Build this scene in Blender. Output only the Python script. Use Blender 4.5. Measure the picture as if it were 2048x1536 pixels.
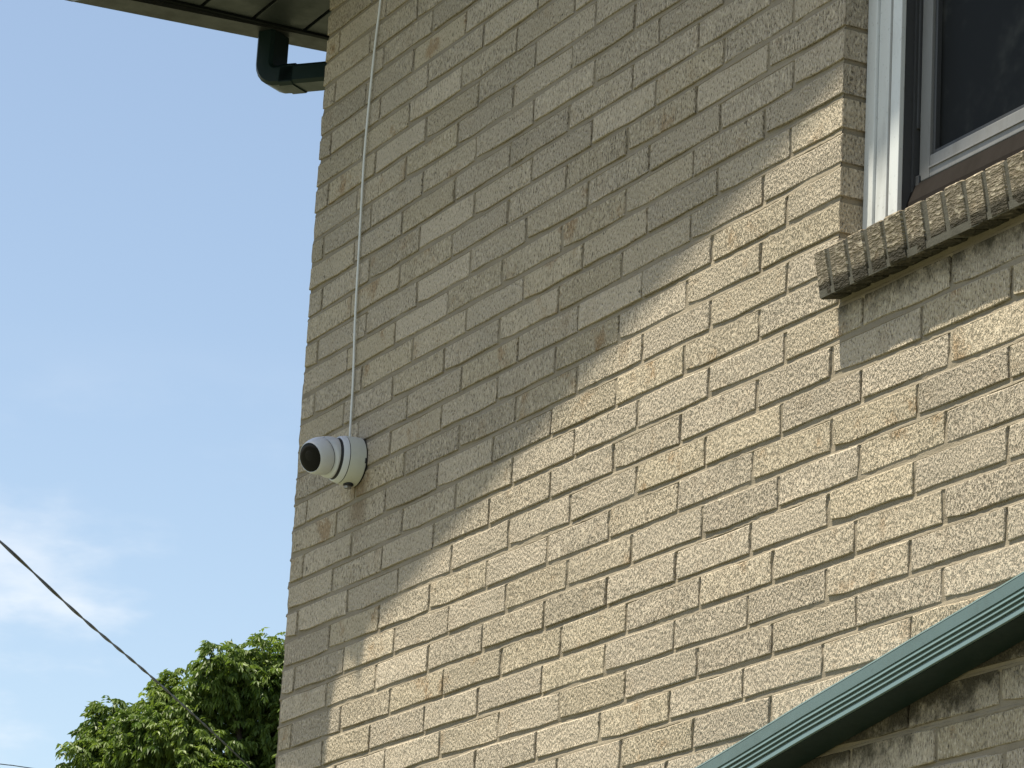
import bpy, bmesh, math, random
import numpy as np
from mathutils import Vector, Matrix

for o in list(bpy.data.objects):
    bpy.data.objects.remove(o, do_unlink=True)
scene = bpy.context.scene
C = scene.collection
random.seed(7)
rng = np.random.default_rng(11)

# ------------------------------------------------------------------ camera
Z0 = 5.193                     # height of the reference brick course above the ground
CR = ((0.44850716, 0.89210147, 0.05473838),      # camera right
      (0.22547005, -0.17219367, 0.95891219),     # camera up
      (0.86487258, -0.41773712, -0.27837226))    # camera back
CLOC = Vector((8.418522, -3.438029, Z0 - 3.593150))
cam_data = bpy.data.cameras.new('camera')
cam_data.sensor_fit = 'HORIZONTAL'
cam_data.sensor_width = 36.0
cam_data.lens = 36.0 * 7028.0 / 2048.0
cam_data.clip_end = 3000.0
cam = bpy.data.objects.new('camera', cam_data)
C.objects.link(cam)
m = Matrix(CR).transposed().to_4x4()
m.translation = CLOC
cam.matrix_world = m
scene.camera = cam

# ------------------------------------------------------------------ light
LIGHT = Vector((0.40, 1.0, -3.36)).normalized()   # direction the sunlight travels
SUNV = -LIGHT
SUN_EL = math.asin(SUNV.z)
SUN_AZ = math.atan2(SUNV.x, SUNV.y)
sd = bpy.data.lights.new('sun', 'SUN')
sd.energy = 5.0
sd.angle = math.radians(0.62)
sd.color = (1.0, 0.925, 0.76)
sun = bpy.data.objects.new('sun', sd)
C.objects.link(sun)
sun.rotation_euler = LIGHT.to_track_quat('-Z', 'Y').to_euler()
sun.location = (-3, -6, 20)

world = bpy.data.worlds.new('World')
scene.world = world
world.use_nodes = True
wn = world.node_tree.nodes
wl = world.node_tree.links
wn.clear()
w_out = wn.new('ShaderNodeOutputWorld')
w_bg = wn.new('ShaderNodeBackground')
w_sky = wn.new('ShaderNodeTexSky')
w_sky.sky_type = 'NISHITA'
w_sky.sun_disc = False
w_sky.sun_elevation = SUN_EL
w_sky.sun_rotation = SUN_AZ
w_sky.altitude = 100.0
w_sky.air_density = 0.92
w_sky.dust_density = 1.3
w_sky.ozone_density = 1.5
w_bg.inputs['Strength'].default_value = 0.107
# thin clouds drifting low over the horizon, part of the sky in every direction
w_tc = wn.new('ShaderNodeTexCoord')
w_sep = wn.new('ShaderNodeSeparateXYZ')
w_map = wn.new('ShaderNodeMapping')
w_map.inputs['Scale'].default_value = (5.0, 5.0, 13.0)
w_map.inputs['Location'].default_value = (2.72, 4.88, 0.73)
w_no = wn.new('ShaderNodeTexNoise')
w_no.inputs['Scale'].default_value = 1.0
w_no.inputs['Detail'].default_value = 7.0
w_no.inputs['Roughness'].default_value = 0.55
w_rmp = wn.new('ShaderNodeMapRange')
w_rmp.interpolation_type = 'SMOOTHSTEP'
w_rmp.inputs['From Min'].default_value = 0.515
w_rmp.inputs['From Max'].default_value = 0.67
w_el = wn.new('ShaderNodeMapRange')
w_el.interpolation_type = 'SMOOTHSTEP'
w_el.inputs['From Min'].default_value = 0.29
w_el.inputs['From Max'].default_value = 0.18
w_mul = wn.new('ShaderNodeMath'); w_mul.operation = 'MULTIPLY'
w_mix = wn.new('ShaderNodeMix'); w_mix.data_type = 'RGBA'
w_mix.inputs['B'].default_value = (5.0, 5.1, 5.2, 1)
wl.new(w_tc.outputs['Generated'], w_sep.inputs[0])
wl.new(w_tc.outputs['Generated'], w_map.inputs['Vector'])
wl.new(w_map.outputs[0], w_no.inputs['Vector'])
wl.new(w_no.outputs['Fac'], w_rmp.inputs['Value'])
wl.new(w_sep.outputs['Z'], w_el.inputs['Value'])
wl.new(w_rmp.outputs[0], w_mul.inputs[0])
wl.new(w_el.outputs[0], w_mul.inputs[1])
wl.new(w_mul.outputs[0], w_mix.inputs['Factor'])
w_wb = wn.new('ShaderNodeMix'); w_wb.data_type = 'RGBA'; w_wb.blend_type = 'MULTIPLY'
w_wb.inputs['Factor'].default_value = 1.0
w_wb.inputs['B'].default_value = (1.09, 1.0, 0.87, 1)
wl.new(w_sky.outputs[0], w_wb.inputs['A'])
wl.new(w_wb.outputs['Result'], w_mix.inputs['A'])
wl.new(w_mix.outputs['Result'], w_bg.inputs['Color'])
wl.new(w_bg.outputs[0], w_out.inputs[0])

scene.view_settings.view_transform = 'Standard'
scene.view_settings.look = 'None'
scene.view_settings.exposure = 1.0
scene.view_settings.gamma = 1.0
scene.view_settings.use_curve_mapping = False
scene.render.engine = 'CYCLES'
scene.render.resolution_x = 1024
scene.render.resolution_y = 768

# ------------------------------------------------------------------ helpers
def nd(nt, kind, **kw):
    n = nt.nodes.new(kind)
    for k, v in kw.items():
        if k in n.inputs:
            n.inputs[k].default_value = v
        else:
            setattr(n, k, v)
    return n

def new_mat(name):
    mt = bpy.data.materials.new(name)
    mt.use_nodes = True
    nt = mt.node_tree
    b = nt.nodes['Principled BSDF']
    return mt, nt, b

def mapr(nt, sock, a, b, c=0.0, d=1.0, smooth=True):
    r = nd(nt, 'ShaderNodeMapRange')
    if smooth:
        r.interpolation_type = 'SMOOTHSTEP'
    r.inputs['From Min'].default_value = a
    r.inputs['From Max'].default_value = b
    r.inputs['To Min'].default_value = c
    r.inputs['To Max'].default_value = d
    nt.links.new(sock, r.inputs['Value'])
    return r.outputs[0]

def math_n(nt, op, a, b=None):
    n = nd(nt, 'ShaderNodeMath'); n.operation = op
    for i, s in enumerate((a, b)):
        if s is None: continue
        if isinstance(s, (int, float)): n.inputs[i].default_value = s
        else: nt.links.new(s, n.inputs[i])
    return n.outputs[0]

def mixc(nt, fac, a, b, blend='MIX'):
    n = nd(nt, 'ShaderNodeMix'); n.data_type = 'RGBA'; n.blend_type = blend
    for key, s in (('Factor', fac), ('A', a), ('B', b)):
        if isinstance(s, (int, float)): n.inputs[key].default_value = s
        elif isinstance(s, tuple): n.inputs[key].default_value = (*s, 1)
        else: nt.links.new(s, n.inputs[key])
    return n.outputs['Result']

def noise(nt, vec, scale, detail=2.0, rough=0.5, mul=(1, 1, 1)):
    mp = nd(nt, 'ShaderNodeMapping')
    mp.inputs['Scale'].default_value = mul
    nt.links.new(vec, mp.inputs['Vector'])
    n = nd(nt, 'ShaderNodeTexNoise', Scale=scale, Detail=detail, Roughness=rough)
    nt.links.new(mp.outputs[0], n.inputs['Vector'])
    return n.outputs['Fac']

def pos_rand(nt, amount=37.0):
    g = nd(nt, 'ShaderNodeNewGeometry')
    oi = nd(nt, 'ShaderNodeObjectInfo')
    s = nd(nt, 'ShaderNodeVectorMath'); s.operation = 'SCALE'
    s.inputs[0].default_value = (1.0, 0.73, 1.31)
    nt.links.new(math_n(nt, 'MULTIPLY', oi.outputs['Random'], amount), s.inputs['Scale'])
    a = nd(nt, 'ShaderNodeVectorMath'); a.operation = 'ADD'
    nt.links.new(g.outputs['Position'], a.inputs[0])
    nt.links.new(s.outputs[0], a.inputs[1])
    return g.outputs['Position'], a.outputs[0], oi.outputs['Random']

def bump(nt, bsdf, height, dist, strength=1.0):
    b = nd(nt, 'ShaderNodeBump', Strength=1.0, Distance=dist)
    if isinstance(strength, (int, float)): b.inputs['Strength'].default_value = strength
    else: nt.links.new(strength, b.inputs['Strength'])
    nt.links.new(height, b.inputs['Height'])
    nt.links.new(b.outputs[0], bsdf.inputs['Normal'])

# ------------------------------------------------------------------ materials
def brick_material(name, stretch, base, dist=0.0042):
    mt, nt, b = new_mat(name)
    pos, pr, rnd = pos_rand(nt)
    grain = noise(nt, pr, 1.0, 2.5, 0.55, stretch)
    fine = noise(nt, pr, 1.0, 2.0, 0.6, (stretch[0] * 2.6, stretch[1] * 2.6, stretch[2] * 2.6))
    comb = noise(nt, pr, 1.0, 1.0, 0.4, (330, 330, 9) if stretch[2] < stretch[0] else (9, 9, 330))
    patch = noise(nt, pr, 7.0, 2.0)
    combmask = mapr(nt, patch, 0.48, 0.62)
    h = math_n(nt, 'ADD', math_n(nt, 'MULTIPLY', mapr(nt, grain, 0.36, 0.64), 0.75), math_n(nt, 'MULTIPLY', fine, 0.35))
    h = math_n(nt, 'ADD', h, math_n(nt, 'MULTIPLY', math_n(nt, 'MULTIPLY', comb, combmask), 0.9))
    # colour: every brick its own shade, a few with ochre or rust staining, dark pits; grain shade and highlights are painted in too
    c1 = mixc(nt, rnd, tuple(x * 0.88 for x in base), tuple(x * 1.07 for x in base))
    wn_ = nd(nt, 'ShaderNodeTexWhiteNoise'); wn_.noise_dimensions = '1D'
    nt.links.new(rnd, wn_.inputs['W'])
    tint = mapr(nt, wn_.outputs['Value'], 0.45, 1.0)
    c2 = mixc(nt, math_n(nt, 'MULTIPLY', tint, 0.24), c1, (base[0] * 1.0, base[1] * 0.95, base[2] * 0.70))
    cloud = noise(nt, pr, 11.0, 3.0, 0.6)
    ochre = math_n(nt, 'MULTIPLY', mapr(nt, cloud, 0.56, 0.72), math_n(nt, 'ADD', math_n(nt, 'MULTIPLY', tint, 0.62), 0.14))
    c3 = mixc(nt, ochre, c2, (0.30, 0.185, 0.085))
    wn2 = nd(nt, 'ShaderNodeTexWhiteNoise'); wn2.noise_dimensions = '1D'      # some bricks are smoother than others
    nt.links.new(math_n(nt, 'ADD', math_n(nt, 'MULTIPLY', rnd, 7.3), 2.1), wn2.inputs['W'])
    rough_ = mapr(nt, wn2.outputs['Value'], 0.0, 1.0, 0.72, 1.0, False)
    pit = math_n(nt, 'MULTIPLY', mapr(nt, grain, 0.47, 0.33), math_n(nt, 'ADD', rough_, 0.08))
    c4 = mixc(nt, math_n(nt, 'MULTIPLY', pit, 0.85), c3, (0.10, 0.085, 0.06))
    hi = mapr(nt, grain, 0.54, 0.70)
    c5 = mixc(nt, math_n(nt, 'MULTIPLY', hi, 0.7), c4, (0.66, 0.58, 0.45))
    spots = mapr(nt, noise(nt, pr, 1.0, 2.0, 0.5, (120, 120, 60)), 0.70, 0.735)
    c6 = mixc(nt, math_n(nt, 'MULTIPLY', spots, 0.8), c5, (0.05, 0.043, 0.032))
    chips = mapr(nt, noise(nt, pr, 1.0, 3.0, 0.6, (52, 52, 34)), 0.715, 0.745)
    c6 = mixc(nt, math_n(nt, 'MULTIPLY', chips, 0.7), c6, (0.075, 0.064, 0.045))
    h = math_n(nt, 'SUBTRACT', h, math_n(nt, 'MULTIPLY', chips, 1.2))
    grime = mapr(nt, noise(nt, pos, 2.2, 4.0, 0.6), 0.42, 0.78)
    c7 = mixc(nt, math_n(nt, 'MULTIPLY', grime, 0.22), c6, (0.20, 0.185, 0.14))
    sp = nd(nt, 'ShaderNodeSeparateXYZ'); nt.links.new(pos, sp.inputs[0])
    X_, Z_ = sp.outputs['X'], sp.outputs['Z']
    # mould under the roof edge and the sill; the roof-edge band also paints in shade
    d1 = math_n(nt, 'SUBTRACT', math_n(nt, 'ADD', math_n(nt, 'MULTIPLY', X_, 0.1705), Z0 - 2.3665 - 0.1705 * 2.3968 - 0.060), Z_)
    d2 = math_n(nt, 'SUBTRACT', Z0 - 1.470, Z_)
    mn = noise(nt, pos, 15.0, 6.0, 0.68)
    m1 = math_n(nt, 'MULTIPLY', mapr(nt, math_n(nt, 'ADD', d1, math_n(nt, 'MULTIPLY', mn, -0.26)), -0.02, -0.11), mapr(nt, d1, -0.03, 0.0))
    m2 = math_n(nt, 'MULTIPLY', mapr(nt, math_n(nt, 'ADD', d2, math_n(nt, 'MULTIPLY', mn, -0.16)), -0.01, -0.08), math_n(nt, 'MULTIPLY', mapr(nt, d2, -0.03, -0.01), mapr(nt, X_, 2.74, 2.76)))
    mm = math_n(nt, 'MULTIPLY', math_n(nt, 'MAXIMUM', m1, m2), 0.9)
    # rusty run-off under the camera box
    rx = mapr(nt, math_n(nt, 'ABSOLUTE', math_n(nt, 'SUBTRACT', math_n(nt, 'ADD', X_, math_n(nt, 'MULTIPLY', mn, 0.06)), 0.4443 + 0.03)), 0.085, 0.01)
    rz = math_n(nt, 'MULTIPLY', mapr(nt, Z_, Z0 - 1.55, Z0 - 1.40), mapr(nt, Z_, Z0 - 1.33, Z0 - 1.37))
    c7 = mixc(nt, math_n(nt, 'MULTIPLY', math_n(nt, 'MULTIPLY', rx, rz), 0.62), c7, (0.21, 0.135, 0.07))
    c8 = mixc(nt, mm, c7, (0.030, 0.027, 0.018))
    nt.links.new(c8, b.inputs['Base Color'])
    b.inputs['Roughness'].default_value = 0.93
    b.inputs['Specular IOR Level'].default_value = 0.18
    bump(nt, b, h, dist, rough_)
    return mt

M = {}
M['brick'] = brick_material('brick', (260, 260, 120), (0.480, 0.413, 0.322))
M['sill_brick'] = brick_material('sill_brick', (62, 62, 180), (0.235, 0.198, 0.146), 0.007)

def mortar_material():
    mt, nt, b = new_mat('mortar')
    g = nd(nt, 'ShaderNodeNewGeometry')
    p = g.outputs['Position']
    n1 = noise(nt, p, 420.0, 3.0, 0.6)
    n2 = noise(nt, p, 9.0, 4.0, 0.6)
    c = mixc(nt, n2, (0.19, 0.163, 0.121), (0.33, 0.284, 0.212))
    c = mixc(nt, math_n(nt, 'MULTIPLY', mapr(nt, n1, 0.45, 0.3), 0.5), c, (0.10, 0.085, 0.065))
    nt.links.new(c, b.inputs['Base Color'])
    b.inputs['Roughness'].default_value = 0.95
    b.inputs['Specular IOR Level'].default_value = 0.1
    bump(nt, b, n1, 0.0012)
    return mt
M['mortar'] = mortar_material()

def paint(name, col, rough=0.5, spec=0.5, dirt=0.25, dirtcol=(0.12, 0.11, 0.09), scale=14.0, streak=(1, 1, 0.25), bmp=0.0):
    mt, nt, b = new_mat(name)
    g = nd(nt, 'ShaderNodeNewGeometry')
    n = noise(nt, g.outputs['Position'], scale, 5.0, 0.65, streak)
    n2 = noise(nt, g.outputs['Position'], scale * 9, 3.0, 0.6)
    f = math_n(nt, 'MULTIPLY', mapr(nt, n, 0.45, 0.75), dirt)
    c = mixc(nt, f, tuple(col), dirtcol)
    c = mixc(nt, math_n(nt, 'MULTIPLY', mapr(nt, n2, 0.6, 0.72), dirt * 0.8), c, dirtcol)
    nt.links.new(c, b.inputs['Base Color'])
    nt.links.new(mapr(nt, n, 0.3, 0.8, rough * 0.85, min(1.0, rough * 1.25)), b.inputs['Roughness'])
    b.inputs['Specular IOR Level'].default_value = spec
    if bmp:
        bump(nt, b, n2, bmp)
    return mt
M['sill_mortar'] = paint('sill_mortar', (0.15, 0.14, 0.115), 0.95, 0.1, 0.4, (0.04, 0.036, 0.03), 30.0, (1, 1, 1), 0.001)
M['casing'] = paint('white_aluminium', (0.60, 0.62, 0.62), 0.45, 0.4, 0.3)
M['casing_groove'] = paint('grey_brown_aluminium', (0.34, 0.31, 0.28), 0.6, 0.3, 0.4)  # darker grey-brown for the recessed channel
M['sash'] = paint('sash_paint', (0.18, 0.182, 0.18), 0.5, 0.4, 0.35, (0.07, 0.065, 0.055))
M['subsill'] = paint('subsill_paint', (0.018, 0.015, 0.013), 0.8, 0.05, 0.4, (0.010, 0.009, 0.008))
M['track'] = paint('window_track', (0.05, 0.052, 0.055), 0.5, 0.3, 0.4, (0.025, 0.023, 0.02))
M['teal'] = paint('teal_metal', (0.105, 0.162, 0.160), 0.38, 0.5, 0.30, (0.06, 0.08, 0.075), 9.0, (1, 1, 1))
M['shaded_underside'] = paint('shaded_underside_metal', (0.007, 0.020, 0.018), 0.5, 0.3, 0.3, (0.004, 0.006, 0.005))  # roof-edge metal with the shade of its underside put into the colour
M['green'] = paint('dark_green_metal', (0.005, 0.016, 0.015), 0.4, 0.3, 0.25, (0.02, 0.025, 0.02))
M['gutter'] = paint('gutter_metal', (0.024, 0.026, 0.025), 0.5, 0.4, 0.4, (0.03, 0.028, 0.022))
M['soffit'] = paint('soffit_metal', (0.016, 0.021, 0.020), 0.5, 0.4, 0.3, (0.02, 0.025, 0.022))
M['gap'] = paint('shadow_gap', (0.008, 0.010, 0.010), 0.8, 0.1, 0.1)
M['shingle'] = paint('shingle', (0.09, 0.085, 0.08), 0.9, 0.2, 0.5, (0.05, 0.05, 0.05), 25.0, (1, 1, 1))
M['white_plastic'] = paint('white_plastic', (0.60, 0.625, 0.67), 0.36, 0.5, 0.06, (0.4, 0.38, 0.33), 30.0)
M['cream_plastic'] = paint('cream_plastic', (0.52, 0.53, 0.48), 0.45, 0.45, 0.14, (0.28, 0.25, 0.18), 30.0)
M['black_plastic'] = paint('black_plastic', (0.012, 0.012, 0.016), 0.5, 0.4, 0.05)
M['lens'] = paint('lens_black', (0.003, 0.003, 0.004), 0.10, 0.16, 0.0)
M['lens_inner'] = paint('lens_inner', (0.004, 0.004, 0.006), 0.15, 0.2, 0.0)
M['steel'] = paint('steel_screw', (0.35, 0.34, 0.32), 0.35, 0.6, 0.5)
M['steel'].node_tree.nodes['Principled BSDF'].inputs['Metallic'].default_value = 0.8
M['cable'] = paint('white_cable_jacket', (0.72, 0.73, 0.72), 0.5, 0.4, 0.2, (0.3, 0.28, 0.23), 20.0)
M['wire'] = paint('black_wire_jacket', (0.018, 0.018, 0.021), 0.5, 0.4, 0.1)

def screen_material():
    mt, nt, b = new_mat('screened_glass')
    g = nd(nt, 'ShaderNodeNewGeometry')
    n = noise(nt, g.outputs['Position'], 5.0, 4.0, 0.6)
    n2 = noise(nt, g.outputs['Position'], 16.0, 3.0, 0.6)
    f = math_n(nt, 'MULTIPLY', mapr(nt, n, 0.45, 0.72), mapr(nt, n2, 0.35, 0.7))
    c = mixc(nt, f, (0.010, 0.011, 0.011), (0.05, 0.052, 0.048))
    nt.links.new(c, b.inputs['Base Color'])
    b.inputs['Roughness'].default_value = 0.5
    b.inputs['Specular IOR Level'].default_value = 0.06
    return mt
M['screen'] = screen_material()

def grass_material():
    mt, nt, b = new_mat('lawn')
    g = nd(nt, 'ShaderNodeNewGeometry')
    n = noise(nt, g.outputs['Position'], 0.6, 5.0, 0.6)
    c = mixc(nt, n, (0.07, 0.085, 0.042), (0.15, 0.145, 0.09))
    nt.links.new(c, b.inputs['Base Color'])
    b.inputs['Roughness'].default_value = 0.95
    return mt
M['lawn'] = grass_material()

def leaf_material():
    mt, nt, b = new_mat('leaf')
    at = nd(nt, 'ShaderNodeAttribute'); at.attribute_name = 'shade'
    c = mixc(nt, at.outputs['Fac'], (0.055, 0.100, 0.020), (0.18, 0.245, 0.045))
    nt.links.new(c, b.inputs['Base Color'])
    b.inputs['Roughness'].default_value = 0.5
    b.inputs['Specular IOR Level'].default_value = 0.35
    tr = nd(nt, 'ShaderNodeBsdfTranslucent')
    c2 = mixc(nt, at.outputs['Fac'], (0.075, 0.145, 0.018), (0.24, 0.33, 0.04))
    nt.links.new(c2, tr.inputs['Color'])
    mx = nd(nt, 'ShaderNodeMixShader'); mx.inputs[0].default_value = 0.38
    nt.links.new(b.outputs[0], mx.inputs[1]); nt.links.new(tr.outputs[0], mx.inputs[2])
    nt.links.new(mx.outputs[0], nt.nodes['Material Output'].inputs[0])
    return mt
M['leaf'] = leaf_material()
M['bark'] = paint('bark', (0.10, 0.08, 0.06), 0.95, 0.1, 0.6, (0.04, 0.035, 0.03), 20.0, (1, 1, 0.2), 0.01)

# ------------------------------------------------------------------ object helpers
def wpos(o):
    p = Vector((0, 0, 0))
    while o is not None:
        p += o.location; o = o.parent
    return p

def tag(o, label=None, cat=None, group=None, kind=None):
    if label: o['label'] = label
    if cat: o['category'] = cat
    if group: o['group'] = group
    if kind: o['kind'] = kind
    return o

def thing(name, loc, label, cat, group=None):
    o = bpy.data.objects.new(name, None)
    o.empty_display_size = 0.1
    o.location = loc
    C.objects.link(o)
    return tag(o, label, cat, group)

def put(name, verts, faces, mat, parent=None, smooth=False, origin=None):
    """One mesh object from world-space vertices; its origin sits in the piece itself."""
    vs = np.array([tuple(v) for v in verts], dtype=float)
    if origin is None:
        org = (vs.min(0) + vs.max(0)) / 2
    else:
        org = np.array(origin, dtype=float)
    me = bpy.data.meshes.new(name)
    me.from_pydata((vs - org).tolist(), [], [tuple(int(i) for i in f) for f in faces])
    me.update()
    if smooth:
        me.polygons.foreach_set('use_smooth', [True] * len(me.polygons))
    me.materials.append(M[mat])
    o = bpy.data.objects.new(name, me)
    C.objects.link(o)
    base = Vector(org)
    if parent is not None:
        o.parent = parent
        base = base - wpos(parent)
    o.location = base
    return o

class MB:
    def __init__(s): s.v = []; s.f = []
    def add(s, v, f):
        n = len(s.v); s.v += [tuple(p) for p in v]; s.f += [tuple(i + n for i in q) for q in f]; return s
    def box(s, a, b):
        (x0, y0, z0), (x1, y1, z1) = a, b
        v = [(x0, y0, z0), (x1, y0, z0), (x1, y1, z0), (x0, y1, z0), (x0, y0, z1), (x1, y0, z1), (x1, y1, z1), (x0, y1, z1)]
        return s.add(v, [(0, 3, 2, 1), (4, 5, 6, 7), (0, 1, 5, 4), (1, 2, 6, 5), (2, 3, 7, 6), (3, 0, 4, 7)])
    def bevbox(s, a, b, w):
        bm = bmesh.new()
        bmesh.ops.create_cube(bm, size=1.0)
        for v in bm.verts:
            v.co = Vector([(a[i] + b[i]) / 2 + v.co[i] * (b[i] - a[i]) for i in range(3)])
        bmesh.ops.bevel(bm, geom=bm.edges[:], offset=w, segments=2, profile=0.6, affect='EDGES')
        bm.verts.index_update()
        s.add([v.co for v in bm.verts], [[v.index for v in f.verts] for f in bm.faces])
        bm.free(); return s
    def prism(s, poly, d):
        """poly: list of 3-D points (one side), extruded by vector d"""
        n = len(poly); d = Vector(d)
        v = [Vector(p) for p in poly] + [Vector(p) + d for p in poly]
        f = [tuple(range(n - 1, -1, -1)), tuple(range(n, 2 * n))]
        f += [(i, (i + 1) % n, n + (i + 1) % n, n + i) for i in range(n)]
        return s.add(v, f)
    def tube(s, pts, rad, seg=10, cap=True):
        pts = [Vector(p) for p in pts]
        rads = rad if isinstance(rad, (list, tuple)) else [rad] * len(pts)
        up = Vector((0.13, 0.31, 0.94)); v = []; f = []
        for i, p in enumerate(pts):
            t = (pts[min(i + 1, len(pts) - 1)] - pts[max(i - 1, 0)]).normalized()
            a = t.cross(up)
            if a.length < 1e-3: a = t.cross(Vector((1, 0, 0)))
            a.normalize(); b_ = t.cross(a)
            for k in range(seg):
                q = 2 * math.pi * k / seg
                v.append(p + (a * math.cos(q) + b_ * math.sin(q)) * rads[i])
        for i in range(len(pts) - 1):
            for k in range(seg):
                k2 = (k + 1) % seg
                f.append((i * seg + k, i * seg + k2, (i + 1) * seg + k2, (i + 1) * seg + k))
        if cap:
            f.append(tuple(range(seg - 1, -1, -1)))
            f.append(tuple((len(pts) - 1) * seg + k for k in range(seg)))
        return s.add(v, f)
    def lathe(s, prof, org, axis, seg=48):
        """prof: (distance along axis, radius) pairs"""
        axis = Vector(axis).normalized(); org = Vector(org)
        a = axis.cross(Vector((0, 0, 1)) if abs(axis.z) < 0.9 else Vector((1, 0, 0))); a.normalize(); b_ = axis.cross(a)
        v = []; f = []
        for (h, r) in prof:
            for k in range(seg):
                q = 2 * math.pi * k / seg
                v.append(org + axis * h + (a * math.cos(q) + b_ * math.sin(q)) * max(r, 1e-5))
        for i in range(len(prof) - 1):
            for k in range(seg):
                k2 = (k + 1) % seg
                f.append((i * seg + k, i * seg + k2, (i + 1) * seg + k2, (i + 1) * seg + k))
        if prof[0][1] > 1e-4: f.append(tuple(range(seg - 1, -1, -1)))
        if prof[-1][1] > 1e-4: f.append(tuple((len(prof) - 1) * seg + k for k in range(seg)))
        return s.add(v, f)
    def out(s, name, mat, parent=None, smooth=False, origin=None):
        o = put(name, s.v, s.f, mat, parent, False, origin)
        if smooth:
            me = o.data
            me.polygons.foreach_set('use_smooth', [True] * len(me.polygons))
            me.set_sharp_from_angle(angle=math.radians(38))
        return o

def to_px(p):
    q = Vector(p) - CLOC
    d = -(q.x * CR[2][0] + q.y * CR[2][1] + q.z * CR[2][2])
    x = q.x * CR[0][0] + q.y * CR[0][1] + q.z * CR[0][2]
    y = q.x * CR[1][0] + q.y * CR[1][1] + q.z * CR[1][2]
    return 1024 + 7028 * x / d, 768 - 7028 * y / d

# ------------------------------------------------------------------ ground
put('lawn', [(-160, -120, -0.004), (120, -120, -0.004), (120, 160, -0.004), (-160, 160, -0.004)], [(0, 1, 2, 3)], 'lawn')
tag(bpy.data.objects['lawn'], kind='structure')

# ------------------------------------------------------------------ brick house
house = thing('brick_house', (4.5, 5.0, 0.0), 'beige rug faced brick house with dark green gutter and rake overhang', 'house')
PU, PV = 0.3048, 0.0741606
JT = 0.0118                      # joint width
WX, WY = 2.750, 9.02             # window jamb: metres, brick modules
SILL_V = 19.93                   # course line under the sill
HEAD_V = 3.0

DV = [(-4, 0.03), (1, 0.03), (4, 0.0), (10, 0.01), (13, 0.005), (16, -0.02), (19, -0.05), (22, -0.02), (25, 0.027), (28, 0.046), (31, 0.01), (40, 0.0)]
def line_z(v):
    return Z0 - (v + float(np.interp(v, [a for a, _ in DV], [b for _, b in DV]))) * PV

JOINTS = {
    0: {0: -43, 1: -30},
    1: {1: 16},
    2: {0: -58, 1: -14, 2: -24},
    3: {1: -11, 2: -16, 3: -8},
    4: {0: -66, 1: -11, 2: -47, 3: 15},
    5: {2: -29, 3: -17, 4: -1},
    6: {0: -48, 1: -31, 2: -24, 3: -16, 4: 3, 5: 12},
    7: {1: -35, 2: -29, 3: -26, 4: -9, 5: -5, 6: 9},
    8: {0: -72, 1: -58, 2: -8, 4: 26, 5: 47, 6: 56},
    9: {1: -9, 2: -35, 3: -15, 5: -1, 6: 16, 7: 8},
    10: {1: -1, 2: 0, 3: 24, 4: 51, 5: 59, 6: 47, 7: 40},
    11: {1: -4, 2: -10, 3: -1, 4: 14, 5: 11, 7: 13, 8: 20},
    12: {0: -25, 1: -6, 3: 25, 4: 16, 5: 29, 7: 22, 8: 15},
    13: {1: -8, 2: -30, 4: -24, 5: -7, 6: 3, 7: 10, 8: 0},
    14: {0: -8, 1: -15, 2: -1, 3: 10, 4: 14, 5: 0, 6: 2, 7: 19},
    15: {1: 1, 2: -5, 3: -11, 4: -20, 6: -10, 7: 8, 8: 7},
    16: {2: -33, 3: -6, 4: -20, 5: -26, 6: -29, 7: -21, 8: -7},
    17: {3: 2, 4: 9, 5: -14, 6: -10, 8: 13},
    18: {0: -16, 2: -7, 4: 7, 5: 10, 6: 19, 8: 24},
    19: {1: 9, 2: -2, 3: -4, 5: -24, 6: -8, 7: 3, 8: 25},
    20: {0: 4, 1: 15, 2: 13, 3: 20, 6: -4, 7: 15, 8: 24},
    21: {1: 12, 2: 9, 3: -5, 4: -5, 5: 22, 6: -1, 8: 28, 10: 36},
    22: {3: 6, 4: 8, 5: 7, 6: 21, 8: 17, 9: -3, 10: -1},
    23: {1: 33, 2: 23, 4: 5, 5: 27, 6: -13, 7: -10, 8: 6, 9: 3, 10: 12, 11: -3},
    24: {0: -16, 1: 16, 2: 9, 5: 15, 6: -4, 7: 8, 8: 0, 10: -20},
    25: {1: 47, 2: 44, 3: 39, 5: 30, 8: 9, 9: -11, 10: -11},
    26: {1: 31, 2: 6, 4: -5, 5: -27, 6: -35, 8: -36, 9: -22, 10: -34},
    27: {1: 51, 3: 38, 5: 41, 6: 24, 7: 19, 9: -7, 10: -35},
    28: {4: 12, 5: 3, 6: -5, 7: 5, 8: -9},
    29: {5: 9, 6: -10, 7: -8, 8: -10, 9: -19},
    31: {10: -8, 11: -46},
    32: {10: -54},
}

def joint_u(k, n):
    base = n + (0.35 if k % 2 == 0 else 0.0)
    off = JOINTS.get(k, {}).get(n)
    if off is None:
        off = random.gauss(0, 13)
    return base + off / 1000.0

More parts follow.
